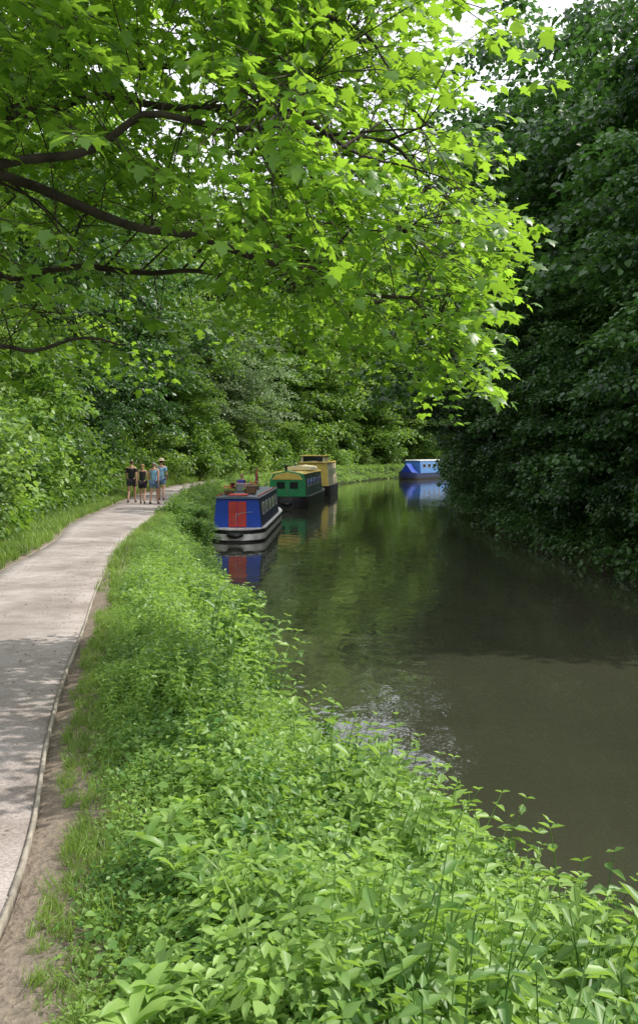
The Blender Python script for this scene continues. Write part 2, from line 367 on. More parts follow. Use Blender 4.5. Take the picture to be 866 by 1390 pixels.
def region(n,x0,x1,y0,y1,test,seed):
    r=np.random.default_rng(seed); P=np.column_stack([r.uniform(x0,x1,n),r.uniform(y0,y1,n)])
    z_,info=terrain(P); k_=test(P,info)&~info['inC']
    return np.column_stack([P[k_],z_[k_]]),{a:b_[k_] for a,b_ in info.items()}
parts=[]
edge=lambda P,i: i['inB']&(i['dPR']>0.19+0.11*(1+vn(P,0.6,2)))
P3,inf=region(29000,-3.5,3.2,0.8,13,edge,1)
h=0.54+0.50*vn(P3,0.9,1)+0.25*(1-inf['t'])**2
small=np.clip(inf['dPR']/1.0,0.25,1)
k_=rng.random(len(P3)); kn=k_<0.38+0.5*vn(P3,0.8,8)
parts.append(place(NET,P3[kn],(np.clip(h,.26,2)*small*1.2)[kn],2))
parts.append(place(BRA,P3[~kn],0.85*small[~kn]+0.15,3))
P3b,infb=region(9500,-3.5,3.2,0.8,13,lambda P,i:i['inB']&(i['t']<0.75)&(vn(P,0.9,5)>-0.1),5)
P3b[:,2]+=0.06+0.20*rng.random(len(P3b)); parts.append(place(BRA,P3b,0.95,6))
P3,inf=region(500,-1.3,2.4,1.4,4.2,lambda P,i:i['inB']&(i['dPR']>0.5)&(i['t']>0.25)&(rng.random(len(P))<.6),7); P3[:,2]+=0.14
parts.append(place(DOC,P3,0.8,8))
P3,inf=region(9000,-3.5,3.2,0.8,24,lambda P,i:i['inB']&(i['dWL']<0.35),9)
parts.append(place(NET,P3[::2],0.95,10,tilt=0.4)); parts.append(place(BRA,P3[1::2]+[0,0,0.05],1.1,11,tilt=0.4))
P3,inf=region(420,-3.5,3.2,0.8,12,lambda P,i:i['inB']&(i['t']<0.45)&(vn(P,0.6,21)>0.15),45); parts.append(place(NET,P3,1.3,46))
# taller stands of nettles leaning over the water
for cx,cy,rr,n_,sc_ in [(1.75,4.9,.42,90,1.7),(1.1,6.6,.35,60,1.45),(0.25,8.2,.35,60,1.5),(-1.0,11.2,.5,80,2.0),(0.3,5.0,.4,70,1.3)]:
    P3,inf=region(n_*3,cx-rr,cx+rr,cy-rr,cy+rr,lambda P,i:i['inB'],int(100+cy*10)); parts.append(place(NET,P3[:n_],sc_,int(cy*7),tilt=.25))
V,Fq,T=merge(parts)
o=obj('bank_weeds',mk_mesh('bank_weeds',V,Fq,T,M['weed'])); tag(o,'nettles, brambles and docks thick on the canal bank',kind='stuff')
parts=[]
P3,inf=region(14000,-7,0.5,12.5,36,lambda P,i:i['inB']&(i['dPR']>0.35+0.2*vn(P,0.9,2)),12)
h=0.75+0.5*vn(P3,1.4,1)+1.1*np.exp(-((P3[:,1]-14.5)/4)**2)*(1-inf['t'])+0.5*np.exp(-((P3[:,1]-30)/4)**2)*(1-inf['t']); small=np.clip(inf['dPR']/1.4,0.25,1)
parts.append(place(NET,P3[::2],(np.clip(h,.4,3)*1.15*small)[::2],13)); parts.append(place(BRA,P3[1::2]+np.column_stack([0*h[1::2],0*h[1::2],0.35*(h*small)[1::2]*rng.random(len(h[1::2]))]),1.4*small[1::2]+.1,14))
P3,inf=region(6500,-8,1,35,66,lambda P,i:i['inB']&(i['dPR']>0.2),15)
parts.append(place(NET,P3[::2],1.5,16)); parts.append(place(BRA,P3[1::2]+[0,0,.1],2.2,17))
P3,inf=region(8000,-8,16,64,132,lambda P,i:i['inB'],18)
parts.append(place(BRA,P3,3.0,19))
V,Fq,T=merge(parts)
o=obj('bank_weeds',mk_mesh('bank_weeds',V,Fq,T,M['weed'])); tag(o,'tall nettles and brambles between towpath and moored boats',kind='stuff')
# grass
parts=[]
P3,inf=region(26000,-3.5,1,0.8,13,lambda P,i:i['inB']&(i['dPR']>0.04+0.11*(1+vn(P,0.5,9)))&(i['dPR']<0.8+0.4*vn(P,.8)),21)
parts.append(place(GRA,P3,0.34,22,tilt=.35))
P3,inf=region(260,-3,2.6,2.5,16,lambda P,i:i['inB']&(i['dPR']>0.7),23); parts.append(place(GRL,P3+[0,0,.1],0.7,24,tilt=.25))
P3,inf=region(12000,-8,-1,12,45,lambda P,i:i['inB']&(i['dPR']>0.02)&(i['dPR']<1.2),25); parts.append(place(GRA,P3,0.75,26))
P3,inf=region(18000,-12,-3,8,45,lambda P,i:(~i['inP'])&(~i['inB'])&(~i['right'])&(i['dPL']<1.9)&(i['dPL']>0.02),27); parts.append(place(GRA,P3,0.9,28))
P3,inf=region(16000,-12,12,45,132,lambda P,i:(~i['inP'])&(~i['right'])&((i['dPL']<2.2)|(i['dPR']<0.8)),29); parts.append(place(GRA,P3,1.9,30))
V,Fq,T=merge(parts)
o=obj('verge_grass',mk_mesh('verge_grass',V,Fq,T,M['grass'])); tag(o,'fresh green grass along both edges of the towpath',kind='stuff')
# hillside ivy
parts=[]
P3,inf=region(14000,-16,-3.5,6,45,lambda P,i:(~i['inP'])&(~i['inB'])&(~i['right'])&(i['dPL']>1.2),31); parts.append(place(BRA,P3,2.9,32,tilt=.4)); 
P3,inf=region(26000,-34,40,40,165,lambda P,i:(~i['inP'])&(~i['inB'])&(~i['right'])&(i['dPL']>1.5)&(i['dPL']<26),33); parts.append(place(BRA,P3,5.5,34,tilt=.4))
V,Fq,T=merge(parts)
o=obj('hillside_ivy',mk_mesh('hillside_ivy',V,Fq,T,M['mid'])); tag(o,'ivy and low undergrowth carpeting the wooded slope',kind='stuff')
parts=[]
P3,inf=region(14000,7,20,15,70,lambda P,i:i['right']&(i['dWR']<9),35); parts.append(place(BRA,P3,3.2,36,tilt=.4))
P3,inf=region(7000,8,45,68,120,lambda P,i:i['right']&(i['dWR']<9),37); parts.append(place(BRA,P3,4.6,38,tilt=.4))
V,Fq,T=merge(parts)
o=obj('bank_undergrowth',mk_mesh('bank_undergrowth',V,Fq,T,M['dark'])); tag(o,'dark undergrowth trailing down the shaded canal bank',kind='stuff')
P3,inf=region(2500,-5,-0.8,1.5,22,lambda P,i:i['inP']&((i['dPR']<0.5)|(i['dPL']<0.4)|(rng.random(len(P))<0.25)),41)
P3[:,2]=Hp(P3[:,1])+0.018
n=len(P3)
V,Fq,T=scatter(LV,[LF],P3,rotm(rng.uniform(0,6.28,n),rng.normal(0,.2,n),rng.normal(0,.2,n)),rng.uniform(0.012,0.03,n))
M['litter']=noisy_mat('leaf_litter',(0.12,0.08,0.04),(0.25,0.19,0.09),scale=3,bump=0)
o=obj('leaf_litter',mk_mesh('leaf_litter',V,Fq,T,M['litter'])); tag(o,'dry fallen leaf scraps scattered on the towpath',kind='stuff')
print('ground cover',time.time()-T0)

# ------------------------------------------------------------ trees
def crown_mesh(name,seed,rx=5,rz=6,ncl=260,per=120,leaf=0.26,low=-1.0):
    r=np.random.default_rng(seed)
    d=r.normal(size=(ncl*2,3)); d/=np.linalg.norm(d,axis=1,keepdims=True); d=d[d[:,2]>low][:ncl]; ncl=len(d)
    ph=r.uniform(0,6.28,6)
    lump=1+0.24*np.sin(3*np.arctan2(d[:,1],d[:,0])+ph[0]+2*d[:,2])+0.22*np.sin(6*d[:,2]+ph[1]+2*d[:,0])
    rad=(r.random(ncl)**0.42)*lump
    c_=d*rad[:,None]*np.array([rx,rx,rz])
    c_[:,:2]*=(1-0.25*np.clip(c_[:,2:]/rz,0,1))
    cr_=r.uniform(0.75,1.85,ncl)*rx/5.5
    n=ncl*per; ci=np.repeat(np.arange(ncl),per)
    q=r.normal(size=(n,3)); q/=np.linalg.norm(q,axis=1,keepdims=True); q[:,2]=np.abs(q[:,2])*1.0-0.15
    q*=(r.random(n)**0.4)[:,None]
    pos=c_[ci]+q*cr_[ci][:,None]*np.array([1,1,0.42])
    hr=np.hypot(q[:,0],q[:,1]); pos[:,2]-=0.4*hr**2*cr_[ci]
    yaw=np.arctan2(q[:,1],q[:,0])-math.pi/2+r.normal(0,0.7,n)
    R=rotm(yaw,r.normal(-0.45,0.45,n),r.normal(0,0.4,n))
    tint=np.clip(0.5+0.32*r.normal(size=ncl)[ci]+0.2*r.normal(size=n),0,1)
    V,Fq,T=scatter(LV2,LF2,pos,R,leaf*r.uniform(0.6,1.3,n),tint=tint)
    return mk_mesh(name,V,Fq,T,M['mid']),c_
def trunk_mesh(name,seed,H,centers,r0=0.32,zc=0,nl=9):
    r=np.random.default_rng(seed)
    zs=np.linspace(-0.3,H,8); wob=np.cumsum(r.normal(0,0.12,(8,2)),0); wob-=wob[0]
    pts=np.column_stack([wob,zs]); P=[tube(pts,r0*np.linspace(1.15,0.22,8)**1.0,9)]
    idx=r.choice(len(centers),nl*3,replace=False)
    for q in idx:
        e_=centers[q]+np.array([0,0,zc]); f=np.clip((e_[2]-1.5)/H*0.75,0.22,0.9); s=np.array([np.interp(f*H,zs,pts[:,a]) for a in range(3)])
        mid=s*0.5+e_*0.5+np.array([0,0,0.6])+r.normal(0,.2,3)
        w=r0*(1.1-f)*0.42
        P.append(tube([s,s*.72+mid*.28+[0,0,.1],mid,mid*.5+e_*.5+r.normal(0,.15,3),e_],[w,w*.8,w*.55,w*.35,w*.15],5))
    V,Fq,T=merge(P); return mk_mesh(name,V,Fq,None,M['bark'],smooth=True)
VAR=[]
for s,(rx,rz,Hc,low) in enumerate([(5.5,7.8,8.6,-1),(5.8,7.2,8.2,-1),(5.0,8.0,8.4,-1),(5.6,7.5,8.6,-1),(5.3,7.6,8.4,-1)]):
    cm,cc=crown_mesh('crown_leaves',100+s,rx,rz,ncl=225,per=160,leaf=0.22,low=low)
    tm=trunk_mesh('trunk_wood',200+s,14.0,cc,zc=Hc)
    VAR.append((cm,tm,Hc))
def tree(x,y,H=17,kind='dark',var=None,label='',group='',wide=1.0,name='tree',sink=0.0):
    z_=terrain(np.array([[x,y]]))[0][0]
    v=VAR[var if var is not None else int(rng.integers(0,len(VAR)))]
    s=H/16.5
    root=empty(name,(x,y,z_-0.05-sink),rng.uniform(0,6.28))
    tag(root,label,'tree',group)
    obj('trunk',v[1],root,scale=(s,s,s))
    obj('crown',v[0],root,loc=(0,0,v[2]*s),scale=(s*wide,s*wide,s),mat=M[kind])
    return root
gR='trees crowding the shaded canal bank'; gL='trees on the slope above the towpath'
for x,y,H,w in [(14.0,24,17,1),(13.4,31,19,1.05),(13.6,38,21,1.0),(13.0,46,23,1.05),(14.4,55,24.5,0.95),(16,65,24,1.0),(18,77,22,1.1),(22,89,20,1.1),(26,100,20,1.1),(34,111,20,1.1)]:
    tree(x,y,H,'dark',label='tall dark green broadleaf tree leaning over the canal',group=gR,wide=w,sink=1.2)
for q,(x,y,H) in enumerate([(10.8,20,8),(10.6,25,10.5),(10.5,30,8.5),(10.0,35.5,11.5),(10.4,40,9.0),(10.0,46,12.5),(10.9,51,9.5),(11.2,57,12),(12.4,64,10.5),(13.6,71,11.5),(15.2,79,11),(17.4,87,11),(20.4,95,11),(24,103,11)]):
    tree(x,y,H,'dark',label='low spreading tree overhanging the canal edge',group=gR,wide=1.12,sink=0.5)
for x,y,H in [(19,30,20),(21,42,22),(21,55,24),(24,70,24),(29,86,24),(37,100,24)]:
    tree(x,y,H,'mid',label='tall broadleaf tree behind the canal bank trees',group=gR,wide=1.15,sink=1)
for x,y,H,kd,w in [(-10,12,12,'light',1),(-12,20,13,'light',1.05),(-13.5,29,14,'mid',1.1),(-14.5,38,16,'dark',1.05),(-13.5,47,16,'dark',1),(-14.5,57,18,'dark',1.1),(-13.5,67,17,'mid',1.05),(-12.5,79,18,'light',1.1),(-11,92,20,'mid',1.1),(-6.5,103,22,'mid',1.1),(-2,115,23,'light',1.1),(4,127,24,'mid',1.1),(12,138,24,'light',1.1),(23,147,24,'light',1.1),(36,153,24,'mid',1.1)]:  # trees at the far bend get paler leaf colour in place of haze
    tree(x,y,H,kd,label='leafy broadleaf tree on the ivy covered slope',group=gL,wide=w,sink=1.0)
for x,y,H,kd in [(-10.5,24.5,6.5,'light'),(-12,33,7.5,'mid'),(-12.6,43,8,'dark'),(-12.6,62,9,'dark'),(-11.3,71,9,'mid'),(-7.5,97,9.5,'light'),(-4,108,10,'light'),(1,120,10,'mid'),(7.5,130,10,'light'),(16,139,10,'light'),(27,147,10,'light')]:  # paler leaves at the far bend: haze put into the leaf colour
    tree(x,y,H,kd,label='small bushy tree rooted in the slope',group=gL,wide=1.25,sink=0.8)
for x,y,H,w in [(-17,13,18,1.1),(-19,21,20,1.1),(-20,29,21,1.1),(-21,38,22,1.1),(-22,48,23,1.1),(-22,60,24,1.1),(-21,72,25,1.1),(-20,85,26,1.1),(-16,99,29,1.1),(-11,110,31,1.05),(-5,121,33,1.0),(2,132,34,1.0),(9,143,34,1.0),(18,152,34,1.0),(29,160,34,1.0),(42,163,32,1)]:
    tree(x,y,H,'mid',label='tall broadleaf tree higher up the slope',group=gL,wide=w,sink=2)
def bush_mesh(name,seed,ncl=90,per=110,leaf=0.11,R=1.7):
    r=np.random.default_rng(seed)
    d=r.normal(size=(ncl,3)); d/=np.linalg.norm(d,axis=1,keepdims=True); d[:,2]=np.abs(d[:,2])
    c_=d*(r.random(ncl)**.4)[:,None]*np.array([R,R,R*1.0]); c_+=r.normal(0,.14,c_.shape)
    n=ncl*per; ci=np.repeat(np.arange(ncl),per); q=r.normal(size=(n,3)); q/=np.linalg.norm(q,axis=1,keepdims=True); q*=(r.random(n)**.4)[:,None]
    pos=c_[ci]+q*0.42*np.array([1,1,.7]); yaw=np.arctan2(q[:,1],q[:,0])-math.pi/2+r.normal(0,.7,n)
    V,Fq,T=scatter(LV2,LF2,pos,rotm(yaw,r.normal(-.4,.45,n),r.normal(0,.4,n)),leaf*r.uniform(.6,1.3,n),tint=np.clip(.5+.25*r.normal(size=ncl)[ci]+.2*r.normal(size=n),0,1))
    fm=mk_mesh(name,V,Fq,T,M['light'])
    P=[]
    for q_ in range(9):
        e_=c_[q_*3]*0.9; P.append(tube([np.array([e_[0]*.1,e_[1]*.1,-.3]),e_*[.5,.5,.6],e_],[.04,.025,.008],5))
    V,Fq,T=merge(P); return fm,mk_mesh('stems_wood',V,Fq,None,M['twig'])
BV=[bush_mesh('bush_leaves',300+s) for s in range(3)]
def bush(x,y,s=1.0,kind='light',sx=1.0,label='',group='',dz=0):
    z_=terrain(np.array([[x,y]]))[0][0]; v=BV[int(rng.integers(0,3))]
    root=empty('bush',(x,y,z_-0.1+dz),rng.uniform(0,6.28)); tag(root,label,'bush',group)
    obj('stems',v[1],root,scale=(s,s,s)); obj('foliage',v[0],root,scale=(s*sx,s*sx,s),mat=M[kind])
for x,y,s,kd in [(-7.0,14.5,.9,'light'),(-8.0,18,1.25,'light'),(-9.2,15.5,1.7,'light'),(-9.3,21,1.5,'weed'),(-9.7,25,1.3,'mid'),(-10.2,29,1.5,'weed'),(-10.8,33,1.6,'mid'),(-11.4,37,1.7,'mid'),(-11.8,42,1.6,'dark'),(-12,47.5,1.3,'mid'),(-11.9,54,1.2,'mid'),(-11.5,60,1.8,'light'),(-10.5,67,1.9,'mid'),(-9.2,74,2.0,'mid'),(-8.2,81,2.1,'light'),(-7,88,2.1,'mid'),(-5,96,2.2,'mid'),(-2.4,104,2.2,'light'),(1,112,2.0,'weed'),(0.2,118,2.6,'mid'),(4,122,2.0,'light'),(8.5,130,2.2,'mid'),(14,137,2.2,'weed'),(21,142,2.6,'mid'),(29,147,2.6,'light')]:
    bush(x,y,s,kd,label='sunlit leafy bush growing beside the towpath',group='bushes along the towpath slope')
for x,y,s,kd in [(-1.75,14.3,.52,'mid'),(-1.45,12.6,.42,'weed'),(-2.1,16.8,.5,'weed'),(-4.0,27.5,.5,'mid'),(-4.7,31.5,.55,'weed')]:
    bush(x,y,s,kd,1.15,'low leafy shrub among the nettles on the bank','shrubs on the canal bank')
y=17
while y<108:
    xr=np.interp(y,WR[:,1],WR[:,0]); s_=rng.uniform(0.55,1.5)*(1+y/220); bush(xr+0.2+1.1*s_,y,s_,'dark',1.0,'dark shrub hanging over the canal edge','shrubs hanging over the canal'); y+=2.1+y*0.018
tree(-8.6,82,12.5,'grey',1,'pale grey-green rounded tree above the towpath',gL,1.3)
print('trees',time.time()-T0)
# ------------------------------------------------------------ overhanging sycamore
MX,MY=-6.2,5.5
mz=terrain(np.array([[MX,MY]]))[0][0]
limbs=[[(MX,MY,5.0),(-4.2,5.7,5.5),(-2.4,6.0,5.35),(-1.2,6.2,5.0),(-0.2,6.3,4.75),(0.4,6.4,4.6),(0.85,6.5,4.4)],
 [(MX,MY,5.6),(-4.2,6.3,6.0),(-2.6,6.9,5.95),(-1.6,7.0,6.12),(-0.4,7.1,6.05),(0.5,7.0,5.75),(1.05,6.9,5.3)],
 [(MX,MY,4.4),(-4.2,5.6,4.3),(-2.4,6.1,4.12),(-1.8,6.2,4.2),(-1.3,6.3,4.25)],
 [(MX,MY,5.2),(-4.4,5.2,5.2),(-2.6,5.4,4.85),(-1.8,5.6,5.2),(-1.0,5.7,5.5),(-0.1,5.9,5.55),(0.6,6.1,5.3)],
 [(MX,MY,6.2),(-4.6,6.0,7.0),(-2.6,6.0,7.0),(-1.0,6.2,6.8),(0.0,6.3,6.5),(0.5,6.4,6.1)],
 [(MX,MY,5.9),(-4.2,7.6,6.6),(-2.2,8.2,6.9),(-0.6,8.3,6.9),(0.6,8.2,6.6),(1.1,8.1,6.2)],
 [(MX,MY,5.0),(-4.2,7.2,5.2),(-2.6,8.0,5.0),(-1.6,8.2,5.1),(-0.6,8.2,5.0),(0.3,8.1,4.85)],
 [(MX,MY,6.3),(-4.0,5.0,7.2),(-2.0,4.7,7.1),(-0.6,4.8,6.8),(0.0,5.0,6.4)]]
P=[tube([(MX+.1,MY,mz-0.3),(MX,MY,mz+1),(MX-.05,MY,4.4),(MX,MY,5.6),(MX+.1,MY,7),(MX+.3,MY+.2,9)],[.3,.25,.22,.18,.13,.05],10)]
samp=[]
for q,l in enumerate(limbs):
    lp=np.array(l,float)
    t_=np.linspace(0,len(l)-1,len(l)*6); pp=np.stack([np.interp(t_,np.arange(len(l)),lp[:,a]) for a in range(3)],1)
    pp+=0.035*np.stack([np.sin(t_*5+q),np.cos(t_*4+q*2),np.sin(t_*6+q*3)],1)*(t_[:,None]>0.3)
    r0=0.045 if q not in (2,) else 0.022
    P.append(tube(pp,r0*(1-np.linspace(0,1,len(pp)))**0.9+0.006,7)); samp.append(pp[len(pp)//5:])
samp=np.concatenate(samp)
POLY=np.array([(0.55,8),(0.55,6.44),(0.38,6.08),(0.75,5.98),(1.10,5.57),(1.18,5.05),(0.98,4.75),(1.12,4.22),(0.7,4.15),(0.4,4.36),(0.0,4.5),(-0.5,4.72),(-1.2,4.58),(-1.7,4.35),(-2.75,4.2),(-4.8,4.3),(-4.8,8)])
r=np.random.default_rng(5)
C=np.column_stack([r.uniform(-4.8,1.6,15500),r.uniform(4.6,9.2,15500),r.uniform(4.0,8,15500)])
Ct=C[:,[0,2]].copy(); Ct[:,0]+=np.where(C[:,0]>0,0.17*(6.5-C[:,1]),0); Ct[:,1]-=0.12*(6.5-C[:,1])*(C[:,1]<6.5)
okc=pip(Ct,POLY)
gap=(vn(C[:,[0,2]],0.5,3)+0.35*vn(C[:,[1,2]],0.6,4))
dens=np.where((C[:,0]<-0.7)&(C[:,2]<5.75),0.14,0.42)*np.where(gap>0.22,0.22,1.0)*np.where(C[:,0]<-3.0,0.5,1)
okc&=(r.random(len(C))<dens); okc&=~((C[:,1]<5.3)&(C[:,2]<5.4)&(C[:,0]>0.0))
C=C[okc]
sec=C[r.choice(len(C),110,replace=False)]
S2=[samp]
for e_ in sec:
    d=np.linalg.norm(samp-e_+np.array([0.5,0,0]),axis=1); s_=samp[np.argmin(d)]
    mid=(s_+e_)/2+np.array([0,0,0.08])+r.normal(0,.05,3)
    pp=np.array([s_,s_*.6+mid*.4,mid,mid*.45+e_*.55,e_]); P.append(tube(pp,[.012,.010,.008,.006,.004],5))
    S2.append(np.array([s_+(e_-s_)*f for f in (0.4,0.6,0.8,1.0)]))
S2=np.concatenate(S2)
lpos=[];lyaw=[];lpit=[];lrol=[];lsz=[];tw=[]
ltint=[]
for c_ in C:
    d=np.linalg.norm(S2-c_,axis=1); s_=S2[np.argmin(d)]
    dr=c_-s_; dl=np.linalg.norm(dr)+1e-6
    dirv=dr/dl*0.7+np.array([0.4,r.normal(0,.25),-0.25]); dirv/=np.linalg.norm(dirv)
    Lr=r.uniform(0.3,0.55); e_=c_+dirv*Lr
    tw.append(tube([s_,(s_+c_)/2+[0,0,.03],c_,c_+dirv*Lr*.5+[0,0,.01],e_],[.005,.0045,.0035,.0025,.0015],3))
    base_t=r.uniform(0.0,0.9)
    yaw0=math.atan2(dirv[1],dirv[0])-math.pi/2
    nn=int(Lr/0.085)
    for k2 in range(nn+1):
        f=(k2+0.3)/(nn+.3); pt=c_+dirv*Lr*f
        for sd in ((-1,1) if k2<nn else (-1,0,1)):
            ya=yaw0+sd*r.uniform(0.7,1.3) if k2<nn else yaw0+sd*0.8+r.normal(0,.1)
            pl=r.uniform(0.04,0.09); off=np.array([-math.sin(ya),math.cos(ya),0])*pl; off[2]=-0.02
            lpos.append(pt+off); lyaw.append(ya+r.normal(0,.25)); lpit.append(r.normal(-0.4,0.38)); lrol.append(r.normal(0,.38)); lsz.append(r.uniform(.05,.115)); ltint.append(base_t)
            tw.append((np.array([pt,pt+off,pt+off+[0,0,.002]]),[np.array([[0,1,2]])],np.full(3,.5)))
lpos=np.array(lpos); nL=len(lpos); print('maple leaves',nL,'sprays',len(C))
V,Fq,T=scatter(MV,MF,lpos,rotm(np.array(lyaw),np.array(lpit),np.array(lrol)),np.array(lsz),tint=np.clip(np.array(ltint)*.6+.4*r.random(nL),0,1))
root=empty('sycamore_tree',(MX,MY,mz)); tag(root,'spreading sycamore with lime green leaves overhanging the towpath','tree','trees on the slope above the towpath')
off=-np.array([MX,MY,mz])
obj('crown',mk_mesh('sycamore_leaves',V+off,Fq,T,M['maple']),root)
V,Fq,T=merge(P+tw); obj('trunk',mk_mesh('sycamore_wood',V+off,Fq,None,M['bark'],smooth=True),root)
print('maple',time.time()-T0)

# ------------------------------------------------------------ boats
class MB:
    def __init__(s): s.v=[];s.f=[]
    def add(s,V,F):
        o=len(s.v); s.v+= [tuple(map(float,a)) for a in V]; s.f+=[[int(q)+o for q in f] for f in F]; return s
    def box(s,c,d,top=1.0):
        x,y,z_=c;a,b_,h=d[0]/2,d[1]/2,d[2]/2
        V=[(x-a,y-b_,z_-h),(x+a,y-b_,z_-h),(x+a,y+b_,z_-h),(x-a,y+b_,z_-h),(x-a*top,y-b_*top,z_+h),(x+a*top,y-b_*top,z_+h),(x+a*top,y+b_*top,z_+h),(x-a*top,y+b_*top,z_+h)]
        return s.add(V,[[0,3,2,1],[4,5,6,7],[0,1,5,4],[1,2,6,5],[2,3,7,6],[3,0,4,7]])
    def prism(s,sec,y0,y1):
        n=len(sec); V=[(x,y0,z_) for x,z_ in sec]+[(x,y1,z_) for x,z_ in sec]
        F=[[i,(i+1)%n,n+(i+1)%n,n+i] for i in range(n)]+[list(range(n))[::-1],list(range(n,2*n))]
        return s.add(V,F)
    def tube(s,pts,rad,sides=8):
        V,F,_=tube(pts,rad,sides); k0=len(V)
        s.add(V,F[0]); n=len(V); o=len(s.v)-n
        s.f.append([o+i for i in range(sides)]); s.f.append([o+n-sides+i for i in range(sides)][::-1]); return s
    def mesh(s,name,mat):
        me=bpy.data.meshes.new(name); me.from_pydata(s.v,[],s.f); me.materials.append(mat)
        import bmesh
        bm=bmesh.new(); bm.from_mesh(me); bmesh.ops.recalc_face_normals(bm,faces=bm.faces); bm.to_mesh(me); bm.free()
        return me
def part(name,mb,mat,parent,bevel=0.0,loc=(0,0,0),rot=(0,0,0),label=None):
    o=obj(name,mb.mesh(name,mat),parent,loc,rot)
    if bevel:
        m_=o.modifiers.new('b','BEVEL'); m_.width=bevel; m_.segments=2; m_.limit_method='ANGLE'
    if label: o['label']=label
    return o
def hull_mat(name,lo,band,hi,z0,z1,z2):
    m,nt,out=new_mat(name); L=nt.links
    tc=N(nt,'ShaderNodeTexCoord'); sx=N(nt,'ShaderNodeSeparateXYZ'); L.new(tc.outputs['Object'],sx.inputs[0])
    cr=N(nt,'ShaderNodeValToRGB'); cr.color_ramp.interpolation='CONSTANT'; e=cr.color_ramp.elements
    e[0].position=0; e[0].color=rgba(lo); e[1].position=z0; e[1].color=rgba(band)
    a=e.new(z1); a.color=rgba(hi); a=e.new(z2); a.color=rgba(band)
    L.new(sx.outputs['Z'],cr.inputs[0])
    no=N(nt,'ShaderNodeTexNoise'); no.inputs['Scale'].default_value=4; no.inputs['Detail'].default_value=6; L.new(tc.outputs['Object'],no.inputs['Vector'])
    c2=N(nt,'ShaderNodeValToRGB'); c2.color_ramp.elements[0].color=(0.6,0.58,0.55,1); c2.color_ramp.elements[0].position=.35; c2.color_ramp.elements[1].position=.6; L.new(no.outputs['Fac'],c2.inputs[0])
    mx=N(nt,'ShaderNodeMix',data_type='RGBA',blend_type='MULTIPLY'); mx.inputs[0].default_value=1; L.new(cr.outputs[0],mx.inputs[6]); L.new(c2.outputs[0],mx.inputs[7])
    p=N(nt,'ShaderNodeBsdfPrincipled'); p.inputs['Roughness'].default_value=0.45; L.new(mx.outputs[2],p.inputs['Base Color']); L.new(p.outputs[0],out.inputs[0]); return m
BLK=(0.018,0.018,0.02);WHT=(0.78,0.76,0.72)
M['hull1']=hull_mat('hull_paint_a',BLK,WHT,BLK,0.08,0.32,0.47)
M['hull2']=hull_mat('hull_paint_b',(0.03,0.03,0.03),(0.03,0.03,0.03),(0.045,0.045,0.05),0.2,0.4,0.9)
M['hull3']=hull_mat('hull_paint_c',BLK,(0.03,0.05,0.2),BLK,0.3,0.42,0.5)
for k2,c in dict(blue=(0.02,0.07,0.42),navy=(0.016,0.022,0.06),red=(0.60,0.05,0.035),green=(0.03,0.27,0.10),yellow=(0.80,0.60,0.14),cream=(0.78,0.70,0.45),white=(0.8,0.8,0.78),lblue=(0.10,0.27,0.62),dred=(0.46,0.06,0.05),slate=(0.13,0.15,0.19),dgreen=(0.03,0.07,0.045),grey=(0.25,0.25,0.25),brown=(0.14,0.08,0.04),black=(0.015,0.015,0.017),steel=(0.45,0.45,0.45)).items():
    M[k2]=paint('paint_'+k2,c)
m,nt,out=new_mat('window_glass'); p=N(nt,'ShaderNodeBsdfPrincipled'); p.inputs['Base Color'].default_value=(0.02,0.025,0.03,1); p.inputs['Roughness'].default_value=0.05
nz_=N(nt,'ShaderNodeTexNoise'); nz_.inputs['Scale'].default_value=3; bb=N(nt,'ShaderNodeBump'); bb.inputs['Strength'].default_value=.05; nt.links.new(nz_.outputs['Fac'],bb.inputs['Height']); nt.links.new(bb.outputs[0],p.inputs['Normal'])
nt.links.new(p.outputs[0],out.inputs[0]); M['glass']=m
def hull(L_,W,zd,bow=0.35,st=0.55):
    ys=np.concatenate([np.linspace(0,1.2,9),np.linspace(1.2,L_-2.6,6)[1:],np.linspace(L_-2.6,L_,9)[1:]])
    V=[];F=[];n=6
    for y_ in ys:
        if y_<1.2: w=W/2*math.sqrt(max(1-((1.2-y_)/1.2)**2*(1-st**2*0.3),0.02))
        elif y_>L_-2.6: u=(y_-(L_-2.6))/2.6; w=W/2*max((1-u**2.2),0.03)
        else: w=W/2
        zt=zd+bow*max(0,(y_-(L_-3.2))/3.2)**2
        V+=[(-w*.82,y_,-0.35),(-w*.97,y_,0.05),(-w,y_,zt),(w,y_,zt),(w*.97,y_,0.05),(w*.82,y_,-0.35)]
    for i_ in range(len(ys)-1):
        for j_ in range(n): a=i_*n+j_; b_=i_*n+(j_+1)%n; F.append([a,b_,b_+n,a+n])
    F.append([5,4,3,2,1,0]); k0=(len(ys)-1)*n; F.append([k0+q for q in range(n)])
    return MB().add(V,F)
